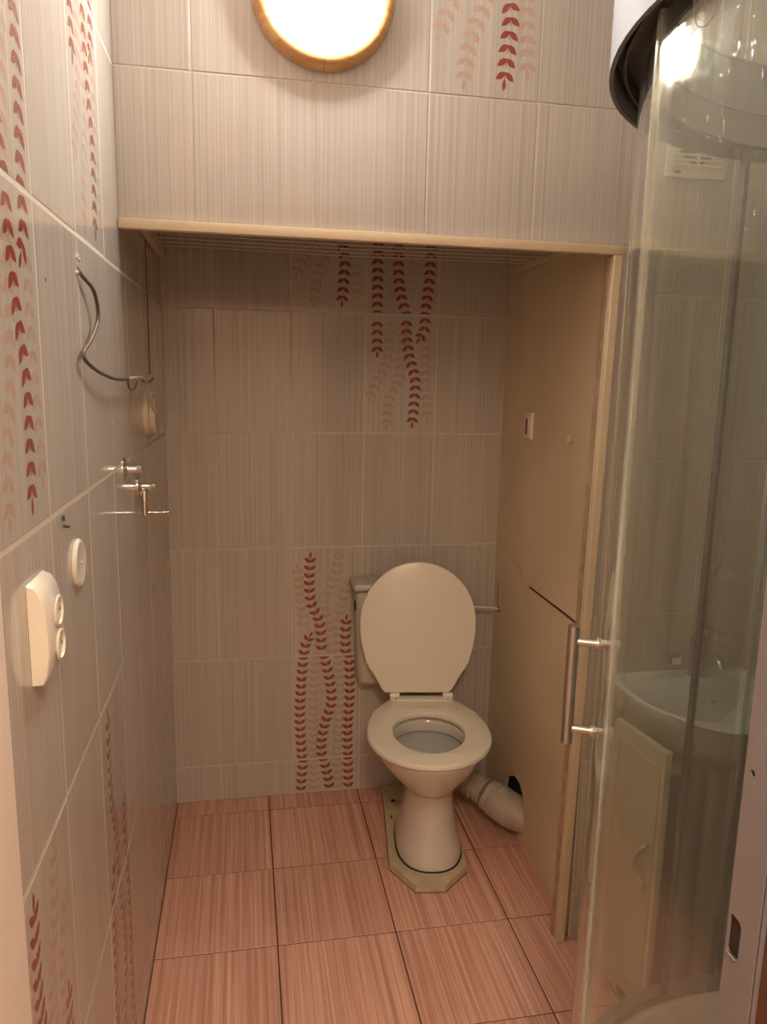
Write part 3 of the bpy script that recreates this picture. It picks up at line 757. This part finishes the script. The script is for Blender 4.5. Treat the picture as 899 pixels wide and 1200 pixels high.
# ---------------------------------------------------------------- ventilation grille
vx, vz = 1.047, 2.075
vt = thing('vent_grille', (vx, D1, vz), 0, 'white square ventilation grille with slats on the tiles behind the shower glass', 'vent')
boxo('frame', (-.076, .076, -.010, 0, -.076, .076), 'vent', vt, bev=.003)
latheo('opening', [(0, 0), (.052, 0), (.052, .0006), (0, .0006)], (0, -.0102, .006), (0, -1, 0), 'vent_dark', vt, 36)
for k in range(10):
    z = -.048+k*.0115
    bm = bmesh.new(); box(bm, -.064, .064, -.016, -.0105, z-.0019, z+.0019)
    for v in bm.verts:
        if v.co.y < -.013: v.co.z -= .003
    finish('slat', bm, 'vent', vt)
boxo('centre_rib', (-.003, .003, -.0175, -.011, -.05, .062), 'vent', vt)
boxo('maker_mark', (-.058, -.040, -.0107, -.0101, -.067, -.062), 'vent_dark', vt)

# ---------------------------------------------------------------- sink, tap, cabinet
sx0, sx1, sy0, sy1, szt = .918, 1.318, 1.385, D1-.001, .776
sk = thing('sink', ((sx0+sx1)/2, sy1, szt), 0, 'small white ceramic sink on the front wall seen through the shower glass', 'sink')
def dshape(w, d, n=18, p=2.6, yb=0.0):
    """half superellipse open to the wall (y=0), reaching y=-d"""
    pts = [(-w, yb)]
    for k in range(n+1):
        a = math.pi*k/n
        c, s = math.cos(a), math.sin(a)
        pts.append((-w*(abs(c)**(2/p))*(1 if c >= 0 else -1), yb-.08*(d/.33)-(d-.08*(d/.33))*s**(2/p)))
    pts.append((w, yb)); return pts
hw = (sx1-sx0)/2; dd = sy1-sy0
def dr(w, d, z, yb=0.0, p=2.4): return [Vector((x, y, z)) for x, y in dshape(w, d, yb=yb, p=p)]
bm = bmesh.new()
R_ = [dr(.05, .14, -.155), dr(.11, .20, -.148), dr(.155, .265, -.115), dr(.182, .305, -.07), dr(.194, dd-.006, -.03), dr(hw, dd, -.012), dr(hw, dd, -.004), dr(hw-.005, dd-.005, 0),
      dr(hw-.022, dd-.024, -.001, -.062), dr(hw-.030, dd-.034, -.010, -.068), dr(hw-.055, dd-.065, -.07, -.075), dr(.09, .21, -.115, -.085), dr(.03, .16, -.125, -.12)]
loft(bm, R_, 0, cap0=True, cap1=True); bmesh.ops.recalc_face_normals(bm, faces=bm.faces)
finish('basin', bm, 'sink', sk, smooth=True, auto=50)
latheo('drain', [(0, 0), (.022, 0), (.022, .003), (.012, .002), (0, .002)], (0, -.15, -.1245), (0, 0, 1), 'chrome', sk, 20)
latheo('overflow', [(0, 0), (.010, 0), (.010, .002), (.005, .001), (0, .001)], (.055, -.092, -.045), (0, -.95, .25), 'chrome', sk, 16)
fc = thing('sink_tap', ((sx0+sx1)/2+.035, D1-.04, szt), 0, 'chrome mixer tap on the back rim of the sink', 'tap')
latheo('body', [(0, 0), (.021, 0), (.021, .008), (.017, .012), (.017, .075), (.019, .078), (.019, .10), (.014, .108), (0, .11)], (0, 0, 0), (0, 0, 1), 'steel', fc, 24)
tubeo('spout', catmull([(0, -.01, .055), (0, -.05, .072), (0, -.09, .068), (0, -.105, .052)]), .0105, 'steel', fc, 14)
tubeo('lever', [(0, 0, .108), (0, -.03, .125), (0, -.07, .132)], .006, 'chrome', fc, 10)
bk = thing('wall_tap_knob', (1.093, D1, .822), 0, 'small square chrome knob on the tiles just above the sink', 'knob')
latheo('stem', [(0, 0), (.009, 0), (.009, .022), (0, .022)], (0, 0, 0), (0, -1, 0), 'chrome', bk, 14)
boxo('head', (-.014, .014, -.046, -.022, -.013, .013), 'chrome', bk, bev=.003)
cb = thing('sink_cabinet', (1.10, 1.62, 0), 0, 'cream cabinet with an open door under the sink behind the shower glass', 'cabinet')
boxo('side_panel', (-.202, -.188, -.12, .088, .02, .615), 'cabinet', cb, bev=.001)
boxo('side_panel', (.170, .184, -.12, .088, .02, .615), 'cabinet', cb, bev=.001)
boxo('top_panel', (-.187, .169, -.12, .088, .600, .614), 'cabinet', cb)
boxo('bottom_panel', (-.187, .169, -.12, .088, .03, .044), 'cabinet', cb)
boxo('back_panel', (-.187, .169, .080, .088, .045, .599), 'cabinet', cb)
def cab_door(hx, hyy, ang, w, sign, label):
    # a door leaf from its hinge line; ang is its heading
    ux = Vector((math.cos(ang), math.sin(ang), 0)); nx = Vector((-ux.y, ux.x, 0))*sign
    h0, h1, t = .035, .70 if sign else .7, .016
    def P(u, v, n): return Vector((hx, hyy, 0))+ux*u+Vector((0, 0, v))+nx*n
    bm = bmesh.new()
    def pb(bm, u0, u1, v0, v1, n0, n1):
        r = bmesh.ops.create_cube(bm, size=1)
        for q in r['verts']: q.co = P((u0+u1)/2+q.co.x*(u1-u0), (v0+v1)/2+q.co.z*(v1-v0), (n0+n1)/2+q.co.y*(n1-n0))
    return P, pb, bm, h0, h1
ang = math.radians(-82)
P, pb, bm, h0, h1 = cab_door(-.205, -.048, ang, .2, -1, '')
h1 = .722
W_ = .183
pb(bm, 0, W_, .06, h1, 0, .016); bmesh.ops.recalc_face_normals(bm, faces=bm.faces); dor = finish('door', bm, 'cabinet', cb)
bm = bmesh.new()
for d in ((.012, W_-.012, h1-.045, h1-.040), (.012, W_-.012, .10, .105), (.012, .017, .105, h1-.045), (W_-.017, W_-.012, .105, h1-.045)): pb(bm, *d, .0162, .0185)
for d in ((.012, W_-.012, h1-.045, h1-.040), (.012, W_-.012, .10, .105), (.012, .017, .105, h1-.045), (W_-.017, W_-.012, .105, h1-.045)): pb(bm, *d, -.0025, -.0002)
finish('moulding', bm, 'cabinet', dor)
bm = bmesh.new(); arc = [P(W_-.03-.028*math.sin(math.pi*k/12), .43+.11*(k/12)-.055, -.006-.010*math.sin(math.pi*k/12)) for k in range(13)]
tube(bm, arc, .006, 10); finish('handle', bm, 'steel', dor, smooth=True)
bm = bmesh.new(); arc = [P(W_-.03-.028*math.sin(math.pi*k/12), .43+.11*(k/12)-.055, .022+.010*math.sin(math.pi*k/12)) for k in range(13)]
tube(bm, arc, .006, 10); finish('handle', bm, 'pipe_grey', dor, smooth=True)
boxo('door', (-.01, .183, -.139, -.122, .05, .614), 'cabinet', cb, bev=.001)

# ---------------------------------------------------------------- shower cabin (quadrant)
CC = Vector((1.005, .835)); RG = .515; ZB = .16; ZT = 1.965
YF = CC.y+RG; XLg = CC.x-RG
sc = thing('shower_cabin', (1.0, .9, 0), 0, 'quarter-round glass shower cabin with steel handles and an aluminium top rail', 'shower cabin')
off = Vector((-1.0, -.9, 0))
def arcpts(r, a0, a1, n):
    return [Vector((CC.x+r*math.cos(math.radians(a0+(a1-a0)*k/n)), CC.y+r*math.sin(math.radians(a0+(a1-a0)*k/n)))) for k in range(n+1)]
def pathxy(r, a0=180, a1=90, near=None, far=None, n=24):
    """cabin plan line at radius r: near straight, arc, far straight"""
    P = []
    if near is not None: P.append(Vector((CC.x-r, near)))
    if a0 != a1: P += arcpts(r, a0, a1, n)
    if far is not None: P.append(Vector((far, CC.y+r)))
    return P
def wallstrip(name, P, t, z0, z1, mat, parent, smooth=True):
    """a curved slab of thickness t following plan line P"""
    n = len(P); N_ = []
    for i in range(n):
        d = (P[min(n-1, i+1)]-P[max(0, i-1)]).normalized(); N_.append(Vector((-d.y, d.x)))
    bm = bmesh.new(); V = []
    for p, nn in zip(P, N_):
        a, b_ = p+nn*t/2, p-nn*t/2
        V.append([bm.verts.new((q.x+off.x, q.y+off.y, z)) for q, z in ((a, z0), (b_, z0), (b_, z1), (a, z1))])
    for A, B in zip(V, V[1:]):
        for k in range(4): bm.faces.new((A[k], A[(k+1) % 4], B[(k+1) % 4], B[k])).smooth = smooth
    bm.faces.new(V[0]); bm.faces.new(V[-1][::-1]); bmesh.ops.recalc_face_normals(bm, faces=bm.faces)
    return finish(name, bm, mat, parent, smooth=smooth, auto=40)
# tray
def trayring(r, z): return [Vector((p.x+off.x, p.y+off.y, z)) for p in ([Vector((CC.x-r, YW+.012))]+arcpts(r, 180, 90, 20)+[Vector((XR-.002, CC.y+r)), Vector((XR-.002, YW+.012))])]
def trayin(d, z):
    r = RG+.03-d
    return [Vector((p.x+off.x, p.y+off.y, z)) for p in ([Vector((CC.x-r, YW+.012+d))]+arcpts(r, 180, 90, 20)+[Vector((XR-.002-d, CC.y+r)), Vector((XR-.002-d, YW+.012+d))])]
bm = bmesh.new(); loft(bm, [trayin(.004, .001), trayin(0, .02), trayin(0, .135), trayin(.006, .148), trayin(.045, .150), trayin(.058, .142), trayin(.075, .075), trayin(.10, .066)], 0, cap0=True, cap1=True)
bmesh.ops.recalc_face_normals(bm, faces=bm.faces); tr = finish('tray', bm, 'tray', sc, smooth=True, auto=45)
for k in range(9):
    tubeo('tread_rib', [(x_ , .26-.02*abs(k-4), .0668) for x_ in (-.22+k*.05, -.219+k*.05)] + [(-.22+k*.05, -.14, .0668)], .004, 'tray', tr, 6)
latheo('drain', [(0, 0), (.045, 0), (.043, .004), (0, .006)], (.16, -.12, .066), (0, 0, 1), 'chrome', tr, 24)
# bottom rail
wallstrip('bottom_rail', pathxy(RG, near=YW+.013, far=XR-.003), .026, .1505, .172, 'alu', sc)
# top rail: outer shell, dark underside channel, inner shell
wallstrip('top_rail', pathxy(RG+.030, near=YW+.013, far=XR-.003), .006, 1.945, 2.085, 'rail_outer', sc)
wallstrip('rail_inner_face', pathxy(RG-.022, near=YW+.013, far=XR-.003), .006, 1.955, 2.085, 'alu', sc)
wallstrip('rail_ridge', pathxy(RG-.027, near=YW+.013, far=XR-.003), .006, 2.005, 2.012, 'alu', sc)
wallstrip('rail_channel', pathxy(RG+.004, near=YW+.013, far=XR-.003), .045, 1.982, 2.080, 'rail_dark', sc)
wallstrip('roller_track', pathxy(RG+.012, near=YW+.013, far=XR-.003), .004, 1.960, 1.983, 'rail_dark', sc)
wallstrip('top_cover', pathxy(RG+.004, near=YW+.013, far=XR-.003), .060, 2.086, 2.09, 'alu', sc)
# wall profiles
wallstrip('wall_profile', [Vector((XLg, YW+.002)), Vector((XLg, YW+.028))], .024, .172, 1.95, 'alu', sc, False)
wallstrip('wall_profile', [Vector((XR-.026, YF)), Vector((XR-.0015, YF))], .024, .172, 1.95, 'alu', sc, False)
# fixed panels
fp1 = wallstrip('fixed_panel', pathxy(RG, 180, 172.8, near=YW+.03, n=4), .005, .172, ZT, 'glass', sc)
def edge(name, r, a, w, t, mat, parent, z0=.175, z1=1.96):
    da = math.degrees(w/r)/2
    return wallstrip(name, arcpts(r, a+da, a-da, 2), t, z0, z1, mat, parent)
edge('edge_seal', RG+.001, 172.3, .007, .009, 'seal_white', fp1)
fp2 = wallstrip('fixed_panel', [Vector((1.06, YF)), Vector((XR-.028, YF))], .005, .172, ZT, 'glass', sc)
wallstrip('edge_seal', [Vector((1.053, YF)), Vector((1.059, YF))], .009, .175, 1.96, 'seal_white', fp2, False)
# doors slide inside the fixed panels
RD = RG-.014
d1 = wallstrip('sliding_door', pathxy(RD, 180, 148.6, near=.66, n=8), .005, .178, ZT, 'glass_door', sc)
edge('magnet_seal', RD, 148, .008, .010, 'seal_white', d1)
d2_ = wallstrip('sliding_door', pathxy(RD, 100.1, 90, far=1.215, n=4), .005, .178, ZT, 'glass_door', sc)
edge('magnet_seal', RD, 100.6, .010, .012, 'seal_dark', d2_)
wallstrip('rear_seal', [Vector((1.214, CC.y+RD)), Vector((1.222, CC.y+RD))], .008, .18, 1.96, 'seal_white', d2_, False)
def handle(door, a, zt, zb, zmid_pad=.026, straight=None):
    if straight is None:
        n = Vector((math.cos(math.radians(a)), math.sin(math.radians(a)), 0)); c = Vector((CC.x, CC.y, 0))+n*RD
    else: n = Vector((0, 1, 0)); c = Vector((straight, CC.y+RD, 0))
    c += off; ex = c+n*.044
    h = bpy.data.objects.new('handle', None); COL.objects.link(h); h.parent = door; h.empty_display_size = .02
    bm = bmesh.new()
    tube(bm, [ex+Vector((0, 0, zb-zmid_pad)), ex+Vector((0, 0, zt+zmid_pad))], .0095, 20)
    for z in (zt, zb):
        tube(bm, [c+n*.0045+Vector((0, 0, z)), ex+Vector((0, 0, z))], .0065, 16)
        tube(bm, [c+n*.003+Vector((0, 0, z)), c+n*.0075+Vector((0, 0, z))], .011, 18)
        tube(bm, [c-n*.0075+Vector((0, 0, z)), c-n*.003+Vector((0, 0, z))], .011, 18)
        tube(bm, [c-n*.0075+Vector((0, 0, z)), c-n*.018+Vector((0, 0, z)), c-n*.026+Vector((0, 0, z)), c-n*.029+Vector((0, 0, z))], [.0075, .0085, .012, .012], 18)
    COL.objects.unlink(h); bpy.data.objects.remove(h)
    o = finish('handle', bm, 'steel', door, smooth=True, auto=40); o['label'] = 'steel bar handle'
    return o
handle(d1, 153.0, 1.112, .962)
handle(d2_, 0, 1.150, 1.012, .012, straight=.953)
# etched oval emblem on the near panel, water drops on the glass
bm = bmesh.new(); xg = XLg-.0030
tube(bm, [(xg+off.x, .80+.026*math.cos(a)+off.y, 1.93+.030*math.sin(a)) for a in [2*math.pi*k/32 for k in range(33)]], .0008, 4)
tube(bm, [(xg+off.x, .80+.020*math.cos(a)+off.y, 1.93+.024*math.sin(a)) for a in [2*math.pi*k/32 for k in range(33)]], .0004, 4)
tube(bm, [(xg+off.x, .80+.008*math.sin(a)*math.cos(a/2)+off.y, 1.93+.016*math.cos(a/2)) for a in [2*math.pi*k/16 for k in range(17)]], .0008, 4)
finish('etched_emblem', bm, 'seal_white', fp1)
bm = bmesh.new()
for k in range(150):
    y = random.uniform(.60, .83); z = 1.95-abs(random.gauss(0, .13)); r = random.uniform(.0006, .0017); ln = random.choice([1, 1, 1.4, 3, 6])
    bmesh.ops.create_icosphere(bm, subdivisions=1, radius=r, matrix=Matrix.Translation((XLg-.0027+off.x, y+off.y, z)) @ Matrix.Diagonal((.6, 1, ln, 1)))
for f in bm.faces: f.smooth = True
tag(finish('water_drops', bm, 'droplet', fp1), kind='stuff')
